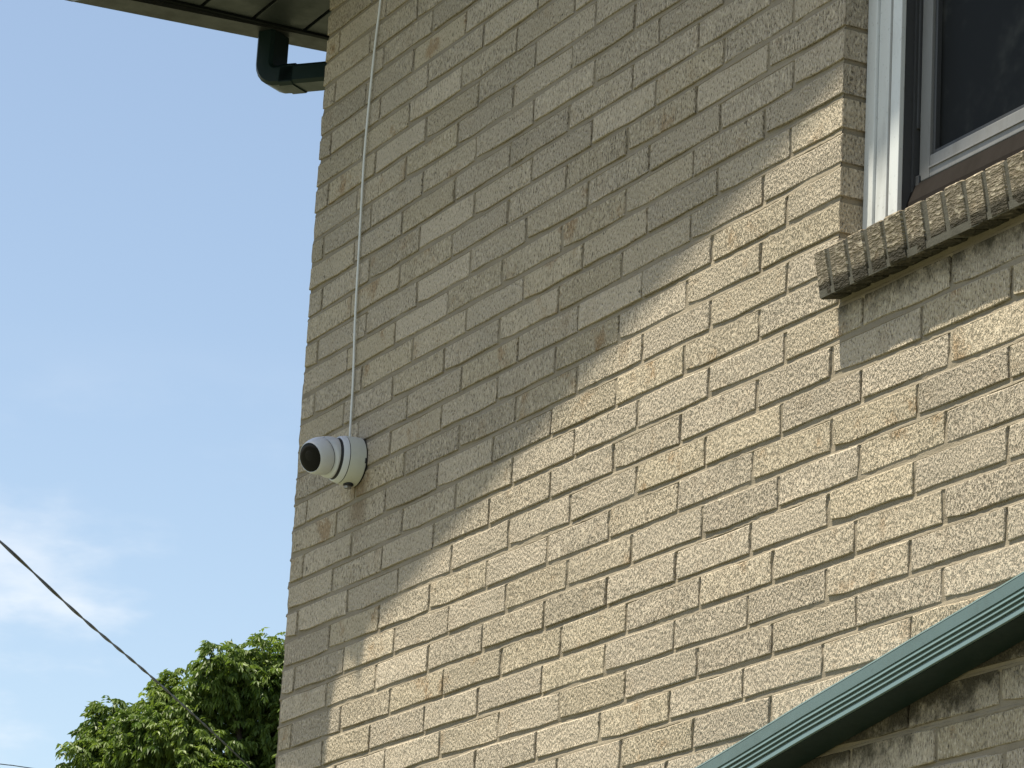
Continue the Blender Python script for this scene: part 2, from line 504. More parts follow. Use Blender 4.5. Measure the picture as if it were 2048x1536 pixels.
# mortar: one uneven recessed sheet with a window opening, carried on down and across the wall
def value_noise(nx, nz, cx, cz):
    g = rng.random((nz // cz + 3, nx // cx + 3))
    X = np.arange(nx) / cx; Zr = np.arange(nz) / cz
    xi = X.astype(int); zi = Zr.astype(int)
    fx = X - xi; fz = (Zr - zi)[:, None]
    fx = fx * fx * (3 - 2 * fx); fz = fz * fz * (3 - 2 * fz)
    a = g[zi][:, xi]; b = g[zi][:, xi + 1]; c = g[zi + 1][:, xi]; d = g[zi + 1][:, xi + 1]
    return (a * (1 - fx) + b * fx) * (1 - fz) + (c * (1 - fx) + d * fx) * fz
GX0, GX1, GZ0, GZ1, ST = 0.010, 3.85, Z0 - 2.72, Z0 + 0.20, 0.006
nx = int((GX1 - GX0) / ST); nz = int((GZ1 - GZ0) / ST)
dep = 0.0036 + 0.0022 * (value_noise(nx, nz, 40, 9) - 0.5) * 2 + 0.0013 * (value_noise(nx, nz, 5, 3) - 0.5) * 2 + 0.0006 * (rng.random((nz, nx)) - 0.5)
dep = np.clip(dep, 0.0013, 0.0075)
xs = GX0 + np.arange(nx) * ST; zs = GZ0 + np.arange(nz) * ST
sill_z = line_z(SILL_V); head_z = line_z(HEAD_V)
VX, VZ = np.meshgrid(xs, zs)
mv = np.stack([VX, dep, VZ], -1).reshape(-1, 3)
ii = np.arange(nz - 1)[:, None] * nx + np.arange(nx - 1)[None]
cxm = (VX[:-1, :-1] + ST / 2); czm = (VZ[:-1, :-1] + ST / 2)
keep = ~((cxm > WX - 0.006) & (czm > sill_z + 0.012) & (czm < head_z))
ii = ii[keep]
mf = np.stack([ii, ii + 1, ii + nx + 1, ii + nx], -1)
wb = MB()
wb.v = [tuple(p) for p in mv.tolist()]; wb.f = [tuple(q) for q in mf.tolist()]
HX = 9.0
# bed joints: weathered strips, deep under the upper brick and flush above the lower one
SX_N = 470
sxa = np.linspace(0.010, 3.84, SX_N)
for k in range(-3, 37):
    zc = line_z(k)
    n1 = np.interp(sxa, np.linspace(0, 4, 27), rng.random(27)); n2 = np.interp(sxa, np.linspace(0, 4, 240), rng.random(240)); n3 = rng.random(SX_N)
    deep = float(np.interp(k, [0, 18, 24, 28], [0.0058, 0.0058, 0.0072, 0.0082])) * random.uniform(.75, 1.25)
    dt = np.clip(deep * (0.22 + 1.45 * n1) + 0.0009 * (n2 - .5) + 0.0004 * (n3 - .5), 0.0011, 0.010)
    db = np.clip(dt * (0.15 + 0.35 * n2) + 0.0002, 0.0007, 0.003)
    rows = [(zc + 0.011, dt), (zc + 0.0027 + 0.0040 * (n2 - .5), dt), (zc - 0.0012 + 0.0024 * (n1 - .5), db), (zc - 0.0066 + 0.0022 * (n3 - .5), db * 0.4 + 0.0001), (zc - 0.010, db + 0.003)]
    n0 = len(wb.v)
    for zr, yr in rows:
        wb.v += [(float(a_), float(b_), float(c_)) for a_, b_, c_ in zip(sxa, np.broadcast_to(yr, SX_N), np.broadcast_to(zr, SX_N))]
    lim = SX_N - 1
    if zc < head_z and zc > sill_z + 0.02:
        lim = int(np.searchsorted(sxa, WX - 0.004)) - 1
    for r in range(len(rows) - 1):
        for q in range(lim):
            wb.f.append((n0 + r * SX_N + q, n0 + (r + 1) * SX_N + q, n0 + (r + 1) * SX_N + q + 1, n0 + r * SX_N + q + 1))
ex = xs[-1]; ez0 = zs[0]; ez1 = zs[-1]
def quad(p): wb.add(p, [(0, 1, 2, 3)])
quad([(0.010, .004, -0.05), (ex, .004, -0.05), (ex, .004, ez0), (0.010, .004, ez0)])
quad([(ex, .004, -0.05), (HX, .004, -0.05), (HX, .004, ez1), (ex, .004, ez1)])
RIDGE = 0.353
wb.add([(0.010, .004, ez1), (HX, .004, ez1), (HX / 2, .004, ez1 + HX / 2 * RIDGE + 0.2)], [(0, 1, 2)])
# jamb return and the closed back of the sheet
quad([(WX - 0.006, .004, sill_z), (WX - 0.006, .16, sill_z), (WX - 0.006, .16, head_z), (WX - 0.006, .004, head_z)])
wall = wb.out('wall', 'mortar', house)

sw = MB()
sw.box((0.012, 0.012, -0.05), (0.22, 9.9, Z0 + 0.16))
side = sw.out('side_wall', 'mortar', house)
bw = MB(); bw.box((0.23, 9.7, -0.05), (HX, 9.9, Z0 + 0.16)); bw.out('back_wall', 'mortar', house)
ew = MB(); ew.box((HX - 0.2, 0.012, -0.05), (HX, 9.69, Z0 + 0.16)); ew.out('end_wall', 'mortar', house)

# bricks: a dozen uneven shapes shared by all of them
def brick_mesh(name, full):
    """unit brick: x, z in -0.5..0.5 (scaled per brick), front at y = 0, back at y = 0.09"""
    lx = 0.294 if full else 0.10
    hz = 0.0637
    jx = lambda a: random.gauss(0, a) / lx
    jz = lambda a: random.gauss(0, a) / hz
    out = []
    tops = [-0.5, -0.22 + random.uniform(-.08, .08), 0.18 + random.uniform(-.1, .1), 0.5] if full else [-0.5, 0.05, 0.5]
    mids = tops[1:-1]
    a = 0.0010
    out = [(-0.5 + jx(a), -0.5 + jz(a))]
    out += [(t, -0.5 + jz(a)) for t in mids]
    out += [(0.5 + jx(a), -0.5 + jz(a)), (0.5 + jx(a), random.uniform(-.15, .15)), (0.5 + jx(a), 0.5 + jz(a))]
    out += [(t, 0.5 + jz(a)) for t in reversed(mids)]
    out += [(-0.5 + jx(a), 0.5 + jz(a)), (-0.5 + jx(a), random.uniform(-.15, .15))]
    if random.random() < 0.35:           # a knocked-off corner
        out[0] = (out[0][0] + random.uniform(.001, .003) / lx, out[0][1] + random.uniform(.002, .006) / hz)
    bv = 0.0014
    n = len(out); v = []
    for (x, z) in out:
        sx = 1 if x > 0.45 else (-1 if x < -0.45 else 0); sz = 1 if z > 0.4 else (-1 if z < -0.4 else 0)
        bz_ = 0.0030 if sz > 0 else bv          # the worn upper arris is rounder
        v.append((x - sx * bv / lx * random.uniform(.6, 1.5), random.gauss(0, 0.0003), z - sz * bz_ / hz * random.uniform(.6, 1.4)))
    v += [(x, 0.0026 if z > 0.4 else 0.0014, z) for x, z in out] + [(x, 0.09, z) for x, z in out]
    f = [tuple(range(n))]
    for r in (0, 1):
        for i in range(n):
            j = (i + 1) % n
            f.append((r * n + j, r * n + i, (r + 1) * n + i, (r + 1) * n + j))
    me = bpy.data.meshes.new(name)
    me.from_pydata(v, [], f); me.update()
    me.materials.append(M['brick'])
    return me
FULL = [brick_mesh('brick', True) for _ in range(16)]
HEADM = [brick_mesh('brick', False) for _ in range(8)]

def rake_z(x): return Z0 + 0.304 + 0.353 * (x - 0.204)
cells = []
for k in range(-14, 37):
    zt = line_z(k) - JT / 2; zb = line_z(k + 1) + JT / 2
    edges = [None] + [joint_u(k, n) * PU for n in range(0 if k % 2 == 0 else 1, 14)]
    corner = (0.012 + max(0, k) * 0.0031 + random.gauss(0, 0.004)) * PU
    opening = zt < head_z + 0.02 and zt > sill_z + 0.02
    for i in range(len(edges) - 1):
        x0 = corner if i == 0 else edges[i] + JT / 2 * random.uniform(.7, 1.2)
        x1 = edges[i + 1] - JT / 2 * random.uniform(.7, 1.2)
        if opening:
            if x0 > WX - 0.03: continue
            if x1 > WX - 0.06: x1 = WX + random.gauss(0, .001)
        if zb > rake_z(x0) + 0.035: continue
        cells.append((k, x0, x1, zb, zt))
inview = []
rest = []
for cl in cells:
    k, x0, x1, zb, zt = cl
    ps = [to_px((x, 0, z)) for x in (x0, (x0 + x1) / 2, x1) for z in (zb, (zb + zt) / 2, zt)]
    vis = any(0 <= px <= 2048 and 0 <= py <= 1536 for px, py in ps)
    (inview if vis else rest).append(cl)
area = lambda c: -(c[2] - c[1]) * c[1]
def brick_size(c):
    k, x0, x1, zb, zt = c
    a = to_px((x0, 0, zb)); b = to_px((x1, 0, zb)); d = to_px((x0, 0, zt))
    return abs((b[0] - a[0]) * (d[1] - a[1]) - (b[1] - a[1]) * (d[0] - a[0]))
inview.sort(key=brick_size, reverse=True)
singles = inview[:300]; rest += inview[300:]
print('bricks in view', len(inview), 'rest', len(rest))
def brick_xform(c):
    k, x0, x1, zb, zt = c
    loc = Vector(((x0 + x1) / 2, random.uniform(-0.0016, 0.0003), (zb + zt) / 2 + random.gauss(0, 0.0006)))
    rot = (random.gauss(0, 0.0055), random.gauss(0, 0.0022), random.gauss(0, 0.0028))
    sc = (x1 - x0, 1.0, (zt - zb) * random.uniform(0.975, 1.012))
    return loc, rot, sc
wp = wpos(wall)
for c in singles:
    loc, rot, sc = brick_xform(c)
    me = random.choice(FULL if sc[0] > 0.17 else HEADM)
    o = bpy.data.objects.new('brick', me)
    o.parent = wall
    o.location = loc - wp
    o.rotation_euler = rot; o.scale = sc
    C.objects.link(o)
rb = MB()
for c in rest:
    loc, rot, sc = brick_xform(c)
    me = random.choice(FULL if sc[0] > 0.17 else HEADM)
    from mathutils import Euler
    mt_ = Matrix.LocRotScale(loc, Euler(rot), Vector(sc))
    rb.add([mt_ @ v.co for v in me.vertices], [tuple(p.vertices) for p in me.polygons])
tag(rb.out('brick_field', 'brick', wall), kind='stuff')

# ------------------------------------------------------------------ window and its sill
win = MB()
y0 = 0.052
zb_ = Z0 - 1.372; ztop = head_z
window = MB()
# outer casing with a stepped face (left jamb), head and right jamb out of sight but present
WR = 3.95
def frame_ring(mb, xa, xb, za, zb, w, ya, yb, bev=0.002, bottom=True):
    mb.bevbox((xa, ya, za), (xa + w, yb, zb), bev)
    mb.bevbox((xb - w, ya, za), (xb, yb, zb), bev)
    mb.bevbox((xa + w + .0005, ya, zb - w), (xb - w - .0005, yb, zb), bev)
    if bottom: mb.bevbox((xa + w + .0005, ya, za), (xb - w - .0005, yb, za + w), bev)
frame_ring(window, WX + 0.001, WR, zb_, ztop, 0.036, y0, 0.15, 0.003, False)
wo = window.out('window', 'casing', house)
r2 = MB(); frame_ring(r2, WX + 0.0375, WR - 0.0375, zb_, ztop - 0.037, 0.040, y0 + 0.006, 0.15, 0.0025, False); r2.out('casing', 'casing', wo)
r3 = MB(); frame_ring(r3, WX + 0.078, WR - 0.078, zb_, ztop - 0.078, 0.022, y0 + 0.012, 0.15, 0.001, False); r3.out('channel', 'casing_groove', wo)
r4 = MB(); frame_ring(r4, WX + 0.1005, WR - 0.1005, zb_, ztop - 0.1005, 0.0335, y0 - 0.003, 0.060, 0.002, False); r4.out('storm_frame', 'casing', wo)
SX = WX + 0.136
r5 = MB()
r5.box((SX - 0.006, 0.0605, zb_), (SX - 0.0015, 0.0785, ztop - .14))  # dark strip added over the storm frame's inner side to darken that face
r5.box((SX - 0.006, 0.079, zb_), (SX + 0.006, 0.16, ztop - .14))
r5.bevbox((SX + 0.0065, 0.083, zb_ + 0.075), (SX + 0.0205, 0.16, zb_ + 0.135), 0.002)
r5.bevbox((SX + 0.0065, 0.083, zb_ + 0.235), (SX + 0.0125, 0.16, ztop - .14), 0.002)
r5.out('track', 'track', wo)
sx0, sx1, sz0, sz1 = SX + 0.014, WR - 0.15, zb_ + 0.122, ztop - 0.15
zglass = Z0 - 1.204
sash = MB()
sash.bevbox((sx0, 0.088, sz0), (sx0 + 0.036, 0.12, sz1), 0.002)
sash.bevbox((sx1 - 0.036, 0.088, sz0), (sx1, 0.12, sz1), 0.002)
sash.bevbox((sx0 + 0.0365, 0.088, sz0), (sx1 - 0.0365, 0.12, zglass), 0.002)
sash.bevbox((sx0 + 0.0365, 0.088, sz1 - 0.04), (sx1 - 0.0365, 0.12, sz1), 0.002)
sash.bevbox((sx0 + 0.0365, 0.085, sz0 + 0.018), (sx1 - 0.0365, 0.0875, sz0 + 0.022), 0.0006)
sash.out('sash', 'sash', wo)
bead = MB()
bead.bevbox((sx0 + 0.037, 0.094, zglass + .0005), (sx0 + 0.046, 0.118, sz1 - .041), 0.001)
bead.bevbox((sx0 + 0.0465, 0.094, zglass + .0005), (sx1 - 0.037, 0.118, zglass + 0.010), 0.001)
bead.out('glazing_bead', 'track', wo)
pn = MB(); pn.box((sx0 + 0.0465, 0.104, zglass + 0.0105), (sx1 - 0.037, 0.108, sz1 - 0.041)); pn.out('pane', 'screen', wo)
ss = MB()
ss.prism([(SX - 0.001, 0.066, zb_), (SX - 0.001, 0.070, zb_ + 0.078), (SX - 0.001, 0.084, zb_ + 0.118), (SX - 0.001, 0.16, zb_ + 0.121), (SX - 0.001, 0.16, zb_)], (WR - 0.15 - SX, 0, 0))
ss.out('subsill', 'subsill', wo)
bk = MB(); bk.box((WX + 0.001, 0.161, zb_ - 0.05), (WR, 0.17, ztop)); bk.out('backing', 'gap', wo)
lt = MB(); lt.box((WX + .0005, 0.02, head_z - 0.002), (WR + .2, 0.16, head_z + 0.008)); lt.out('lintel', 'track', wo)

# rowlock sill: bricks on edge, tilted so that the top sheds water
sillo = MB()
tilt = math.radians(11.5)
def srot(y, z):          # local (depth inward, height) -> world y, z about the bottom front corner
    return (-0.043 + y * math.cos(tilt) - z * math.sin(tilt), Z0 - 1.4785 + y * math.sin(tilt) + z * math.cos(tilt))
def sill_box(mb, xa, xb, ya, yb, za, zb):
    v = []
    for x in (xa, xb):
        for (y, z) in ((ya, za), (yb, za), (yb, zb), (ya, zb)):
            Y, Zq = srot(y, z); v.append((x, Y, Zq))
    mb.add(v, [(0, 1, 2, 3), (7, 6, 5, 4), (0, 4, 5, 1), (1, 5, 6, 2), (2, 6, 7, 3), (3, 7, 4, 0)])
sill_box(sillo, WX + 0.004, WR + 0.05, 0.0030, 0.150, 0.0030, 0.0912)
sill_box(sillo, WX + 0.006, WR + 0.05, 0.0009, 0.012, 0.0012, 0.016)
sill = sillo.out('window_sill', 'sill_mortar', house)
x = WX - 0.006
i = 0
sxs = [2.7484, 2.8055, 2.8732, 2.9405, 3.0065, 3.0755, 3.1455, 3.2125, 3.2805, 3.3455, 3.4135]
for n in range(12):
    sxs.append(sxs[-1] + 0.0685)
spos = wpos(sill)
def sill_mesh(w):
    bm = bmesh.new(); bmesh.ops.create_cube(bm, size=1.0)
    for v in bm.verts:
        v.co = Vector((v.co.x * w, v.co.y * 0.165, v.co.z * 0.0945))
    bmesh.ops.bevel(bm, geom=bm.edges[:], offset=0.0035, segments=1, affect='EDGES')
    for v in bm.verts: v.co += Vector([random.gauss(0, .0007) for _ in range(3)])
    me = bpy.data.meshes.new('brick'); bm.to_mesh(me); bm.free(); me.materials.append(M['sill_brick']); return me
SM = [sill_mesh(0.0605 + random.uniform(-.0015, .0015)) for _ in range(7)]
for a, b_ in zip(sxs[:-1], sxs[1:]):
    if b_ > WR + 0.05: break
    o = bpy.data.objects.new('brick', random.choice(SM)); o.parent = sill
    Y, Zq = srot(0.0825 + random.gauss(0, .0007), 0.0472 + random.gauss(0, .0009))
    o.location = Vector(((a + b_) / 2, Y, Zq)) - spos
    o.rotation_euler = (tilt + random.gauss(0, .004), random.gauss(0, .008), random.gauss(0, .006))
    o.scale = ((b_ - a - 0.0085) / 0.0605, 1, 1)
    C.objects.link(o)

# ------------------------------------------------------------------ roof, rake board, soffit, gutter, downspout
D = 0.63
EX = -0.42
roof = MB()
th = 0.16
mid = HX / 2
def roof_side(s):
    pts = []
    for yv in (-D - 0.03, 10.5):
        for (xx, dz) in ((EX - 0.02, 0.10), (mid, 0.10), (mid, 0.10 + th), (EX - 0.02, 0.10 + th)):
            X = xx if s > 0 else HX - xx
            pts.append((X, yv, rake_z(xx) + dz))
    roof.add(pts, [(0, 1, 2, 3), (7, 6, 5, 4), (0, 4, 5, 1), (1, 5, 6, 2), (2, 6, 7, 3), (3, 7, 4, 0)])
roof_side(1); roof_side(-1)
roof_o = roof.out('roof', 'shingle', house)
# rake board with its plumb-cut boxed return at the eave
sh = lambda x, z: (x - 0.252, -D, Z0 + z + 2.117)      # outline of the board, measured on the sunlit wall
lower = [sh(0.548, -1.781), sh(0.545, -1.835), sh(0.520, -1.893), sh(0.494, -1.850), sh(0.452, -1.832), sh(0.392, -1.855), sh(0.364, -1.905), sh(0.348, -2.120)]
poly = [(EX, -D, Z0 + 0.112)] 
poly += [(-0.20, -D, Z0 + 0.055)]
poly += list(reversed(lower))
poly += [(mid, -D, rake_z(mid)), (mid, -D, rake_z(mid) + 0.2), (EX, -D, rake_z(EX) + 0.2)]
rk = MB(); rk.prism(poly, (0, 0.025, 0)); rk.out('rake_board', 'green', house)
rk2 = MB(); rk2.prism([(mid + .002, -D, rake_z(mid)), (HX - EX, -D, rake_z(EX)), (HX - EX, -D, rake_z(EX) + 0.2), (mid + .002, -D, rake_z(mid) + 0.2)], (0, 0.025, 0)); rk2.out('rake_board', 'green', house)
rs = MB()
rs.prism([(0.02, -D + 0.026, rake_z(0.02) + 0.03), (mid, -D + 0.026, rake_z(mid) + 0.03), (mid, -D + 0.026, rake_z(mid) + 0.045), (0.02, -D + 0.026, rake_z(0.02) + 0.045)], (0, D - 0.028, 0))
rs.out('rake_soffit', 'soffit', house)
# eave soffit in narrow panels that meet the wall, dark gaps between
SZ = Z0 + 0.140
bx = MB(); bx.box((-0.315, -D + 0.026, SZ + 0.006), (0.0115, 9.9, SZ + 0.02)); so = bx.out('soffit', 'gap', house)
yy = -0.263 - 0.158 * 2
pan = MB(); pan.bevbox((-0.296, 0.003, SZ - 0.004), (0.011, 0.150, SZ + 0.0055), 0.0015)
pan0 = None
for n in range(9):
    if pan0 is None:
        pan.v = [(a, b + yy, c) for a, b, c in pan.v]
        pan0 = pan.out('panel', 'soffit', so)
    else:
        p2 = pan0.copy(); p2.location = pan0.location + Vector((0, 0.158 * n, 0)); C.objects.link(p2)
# gutter: an ogee trough hung on the eave, running towards the front
gsl = 0.032
prof = [(-0.316, 0.000), (-0.410, 0.000), (-0.418, 0.006), (-0.424, 0.040), (-0.444, 0.075), (-0.448, 0.120), (-0.440, 0.122), (-0.436, 0.080), (-0.414, 0.044), (-0.406, 0.010), (-0.324, 0.008), (-0.322, 0.118), (-0.316, 0.118)]
gt = MB()
ya, yb = -D + 0.0005, 9.9
def gz(y): return Z0 + 0.128 + gsl * min(y, 0.6)
gl = []
for yv in (ya, 0.6, yb):
    gl.append([(a, yv, gz(yv) + b) for a, b in prof])
np_ = len(prof)
gt.v = [p for r in gl for p in r]
for r in range(2):
    for q in range(np_):
        gt.f.append((r * np_ + q, r * np_ + (q + 1) % np_, (r + 1) * np_ + (q + 1) % np_, (r + 1) * np_ + q))
gt.f.append(tuple(range(np_))); gt.f.append(tuple(reversed(range(2 * np_, 3 * np_))))
gutter = gt.out('gutter', 'gutter', house)
fb = MB(); fb.box((-0.3145, -D + 0.027, SZ - 0.010), (-0.2975, 9.9, SZ + 0.0055)); fb.out('fascia', 'gap', house)  # near-black strip standing in for the shadow gap between gutter and soffit

# downspout: drop from the gutter, mitred elbow, arm sloping back to the side wall
dsx, dsy = -0.362, -0.016
hw, hd = 0.0295, 0.044          # half width and half depth
HXV, HYV = 0.84, 0.5426        # the arm runs back towards the side wall
def rect_loft(mb, sections):
    n0 = len(mb.v); k = 0
    for s_ in sections:
        mb.v += [tuple(p) for p in s_]
    m_ = len(sections[0])
    for r in range(len(sections) - 1):
        for q in range(m_):
            mb.f.append((n0 + r * m_ + q, n0 + r * m_ + (q + 1) % m_, n0 + (r + 1) * m_ + (q + 1) % m_, n0 + (r + 1) * m_ + q))
    mb.f.append(tuple(n0 + q for q in reversed(range(m_))))
    mb.f.append(tuple(n0 + (len(sections) - 1) * m_ + q for q in range(m_)))
def ring(sv, cz, ts, tz_, hwid):
    """rounded rectangle across the pipe; sv runs along the arm in plan"""
    pts = []; r = 0.009
    for (a, b) in ((1, 1), (-1, 1), (-1, -1), (1, -1)):
        for (da, db) in (((0, r), (r, 0)) if a * b > 0 else ((r, 0), (0, r))):
            u = a * (hwid - da); w = b * (hd - db)
            s_ = sv - tz_ * u
            pts.append((dsx + HXV * s_ - HYV * w, dsy + HYV * s_ + HXV * w, Z0 + cz + ts * u))
    return pts
ds = MB()
AR = -4.0
secs = [ring(0, 0.126, 0, -1, hw), ring(0, 0.028, 0, -1, hw)]
sv, cz = 0.0, 0.028
for a in (-80, -64, -48, -32, -17, AR):
    t = (math.cos(math.radians(a)), math.sin(math.radians(a)))
    sv += t[0] * 0.0125; cz += t[1] * 0.0125
    secs.append(ring(sv, cz, t[0], t[1], hw))
e_s, e_z = sv, cz
ta = math.tan(math.radians(AR))
sv2 = 0.315; cz2 = cz + ta * (sv2 - sv)
secs.append(ring(sv2, cz2, math.cos(math.radians(AR)), math.sin(math.radians(AR)), hw))
for a in (-30, -50, -70, -90):
    t = (math.cos(math.radians(a)), math.sin(math.radians(a)))
    sv2 += t[0] * 0.012; cz2 += t[1] * 0.012
    secs.append(ring(sv2, cz2, t[0], t[1], hw - 0.004))
secs.append(ring(sv2, 0.1 - Z0, 0, -1, hw - 0.004))
rect_loft(ds, secs)
dspout = ds.out('downspout', 'green', house, smooth=True)
cl = MB(); rect_loft(cl, [ring(e_s + 0.010, e_z + ta * 0.010, math.cos(math.radians(AR)), math.sin(math.radians(AR)), hw + 0.0035), ring(e_s + 0.055, e_z + ta * 0.055, math.cos(math.radians(AR)), math.sin(math.radians(AR)), hw + 0.0035)])
cl.out('elbow_sleeve', 'green', dspout, smooth=True)

# ------------------------------------------------------------------ lower roof edge below the window
TY = -0.078
tsl = 0.1705
def tz(x): return Z0 - 2.3665 + tsl * (x - 2.3968)
TX0, TX1 = 1.75, 4.75
ledge = thing('porch_roof_edge', (3.2, -0.04, tz(3.2) - 0.06), 'ribbed teal metal roof edge slanting up across the brick wall', 'roof edge')
def slanted(name, prof, mat, parent, smooth=False):
    """prof: (y, dz) outline run along the slope"""
    mb = MB(); n = len(prof); NS = 60
    for q in range(NS + 1):
        x = TX0 + (TX1 - TX0) * q / NS
        w1 = 0.0007 * math.sin(x * 5.1) + 0.0004 * math.sin(x * 13.7 + 1.0) + random.gauss(0, 0.00015)
        w2 = 0.0005 * math.sin(x * 7.3 + 2.0)
        mb.v += [(x, y + (w2 if y < -0.05 else 0.0), tz(x) + dz + w1) for y, dz in prof]
    for r in range(NS):
        mb.f += [(r * n + q, (r + 1) * n + q, (r + 1) * n + (q + 1) % n, r * n + (q + 1) % n) for q in range(n)]
    mb.f += [tuple(range(n)), tuple(reversed(range(NS * n, NS * n + n)))]
    return mb.out(name, mat, parent)
fac = slanted('fascia', [(TY + 0.004, 0.0), (-0.0035, 0.012), (-0.0035, -0.004), (TY + 0.010, -0.010), (TY + 0.010, -0.068), (TY + 0.004, -0.068)], 'teal', ledge)
# drip lip on the top edge and four pressed ribs with open grooves between
slanted('drip_lip', [(TY - 0.0010, -0.0014), (TY + 0.0016, 0.0030), (TY + 0.0040, 0.0034), (TY + 0.0040, -0.0014)], 'teal', fac)
slanted('rib', [(TY + 0.0038, -0.0020), (TY - 0.0006, -0.0020), (TY + 0.0008, -0.0240), (TY + 0.0038, -0.0240)], 'teal', fac)
for (a, b_) in ((-0.0285, -0.0342), (-0.0388, -0.0443), (-0.0490, -0.0545), (-0.0592, -0.0695)):
    slanted('rib', [(TY + 0.0038, a), (TY + 0.0012, a), (TY - 0.0010, b_ + 0.0008), (TY - 0.0004, b_), (TY + 0.0038, b_)], 'teal', fac)
slanted('soffit', [(TY + 0.0105, -0.062), (-0.0035, -0.062), (-0.0035, -0.072), (TY + 0.0065, -0.0695)], 'shaded_underside', ledge)

# ------------------------------------------------------------------ white cable clipped down the wall
cab = [(0.3740, -1.2280), (0.3740, -1.2186), (0.3656, -1.0715), (0.3543, -0.9057), (0.3449, -0.7107), (0.3400, -0.5424), (0.3379, -0.4296), (0.3465, -0.2625), (0.3600, -0.1242), (0.3715, -0.0133), (0.3760, 0.10), (0.3780, 0.30)]
def catmull(P, n=6):
    out = []
    P = [Vector(p) for p in P]
    for i in range(len(P) - 1):
        p0, p1, p2, p3 = P[max(i - 1, 0)], P[i], P[i + 1], P[min(i + 2, len(P) - 1)]
        for k in range(n):
            t = k / n
            out.append(0.5 * ((2 * p1) + (p2 - p0) * t + (2 * p0 - 5 * p1 + 4 * p2 - p3) * t * t + (3 * p1 - p0 - 3 * p2 + p3) * t ** 3))
    out.append(P[-1]); return out
cw = MB()
cpts = catmull([(x + 0.0035, -0.0062 - 0.0022 * abs(math.sin(j * 1.7)), Z0 + z) for j, (x, z) in enumerate(cab)])
cpts[0].y = cpts[0].y
cw.tube(cpts, 0.0031, 10)
co = cw.out('white_cable', 'cable', None, smooth=True)
tag(co, 'thin white cable running up the brick wall from the security camera', 'cable')

# ------------------------------------------------------------------ security camera
BX, BZ = 0.4243, Z0 - 1.3061
cam_t = thing('security_camera', (BX, -0.003, BZ), 'white turret security camera with black lens on round junction box on brick wall', 'security camera')
AY = (0, -1, 0)
jb = MB(); jb.lathe([(0.0030, 0.0600), (0.0055, 0.0635), (0.0460, 0.0625), (0.0475, 0.0615)], (BX, 0, BZ), AY, 64)
jbo = jb.out('junction_box', 'cream_plastic', cam_t, smooth=True)
gk = MB(); gk.lathe([(0.0000, 0.0615), (0.0040, 0.0620)], (BX, 0, BZ), AY, 48); gk.out('gasket', 'black_plastic', jbo, smooth=True)
tabm = MB(); tabm.bevbox((BX + 0.0605, -0.0085, BZ - 0.016), (BX + 0.0642, -0.003, BZ - 0.002), 0.001); tabm.out('latch', 'black_plastic', jbo)
sm = MB(); sm.lathe([(0.0475, 0.0605), (0.0492, 0.0605)], (BX, 0, BZ), AY, 48); sm.out('seam', 'black_plastic', jbo)
rg = MB(); rg.lathe([(0.0492, 0.0600), (0.0500, 0.0615), (0.0600, 0.0590), (0.0640, 0.0560), (0.0645, 0.0500)], (BX, 0, BZ), AY, 64)
rgo = rg.out('mounting_ring', 'white_plastic', cam_t, smooth=True)
gp = MB(); gp.lathe([(0.0640, 0.0545), (0.0660, 0.0530), (0.0745, 0.0512), (0.0750, 0.0400)], (BX, 0, BZ), AY, 64); gp.out('shadow_gap', 'black_plastic', rgo, smooth=True)
# turret axis: turned to the left and towards the viewer, slightly down
acam = Vector((-0.66, -0.085, 0.746)).normalized()      # right, up, back of the picture
ax = Vector([acam.x * CR[0][i] + acam.y * CR[1][i] + acam.z * CR[2][i] for i in range(3)]).normalized()
RC = Vector((BX, -0.0700, BZ)) + Vector((0, -0.0235, 0)) + ax * 0.012 + Vector((0, 0, 0.004))
# housing: shell lofted from the ring to the bezel rim
hs = MB(); SEG = 56
a1 = Vector((0, -1, 0))
def circ(org, axis, r, ref=Vector((0, 0, 1))):
    e2 = (ref - axis * ref.dot(axis)).normalized(); e1 = e2.cross(axis)
    return [org + (e1 * math.cos(2 * math.pi * k / SEG) + e2 * math.sin(2 * math.pi * k / SEG)) * r for k in range(SEG)]
rings_ = []
for s_ in [0, .15, .3, .45, .6, .75, .9, 1.0]:
    o_ = Vector((BX, -0.0715, BZ)).lerp(RC, s_)
    axx = a1.lerp(ax, s_ ** 1.1).normalized()
    r_ = 0.0528 - 0.0038 * s_ + 0.0022 * math.sin(math.pi * s_)
    rings_.append(circ(o_, axx, r_))
hs.v = [p for r in rings_ for p in r]
for r in range(len(rings_) - 1):
    for k in range(SEG):
        k2 = (k + 1) % SEG
        hs.f.append((r * SEG + k, r * SEG + k2, (r + 1) * SEG + k2, (r + 1) * SEG + k))
hs.f.append(tuple(range(SEG))); hs.f.append(tuple((len(rings_) - 1) * SEG + k for k in reversed(range(SEG))))
ho = hs.out('housing', 'white_plastic', cam_t, smooth=True)
sg = MB(); sg.lathe([(-0.0005, 0.0472), (0.0034, 0.0468)], RC, ax, 64); sg.out('seam', 'black_plastic', ho)
bz = MB(); bz.lathe([(0.0028, 0.0460), (0.0029, 0.0484), (0.0060, 0.0490), (0.0140, 0.0482), (0.0240, 0.0460), (0.0340, 0.0425), (0.0400, 0.0395), (0.0420, 0.0378), (0.0412, 0.0368), (0.0360, 0.0360)], RC, ax, 64)
bo = bz.out('bezel', 'white_plastic', cam_t, smooth=True)
ln = MB(); ln.lathe([(0.0360, 0.0366), (0.0418, 0.0366), (0.0432, 0.0330), (0.0442, 0.0230), (0.0446, 0.0100), (0.0447, 0.0)], RC, ax, 64)
lo = ln.out('lens_window', 'lens', cam_t, smooth=True)
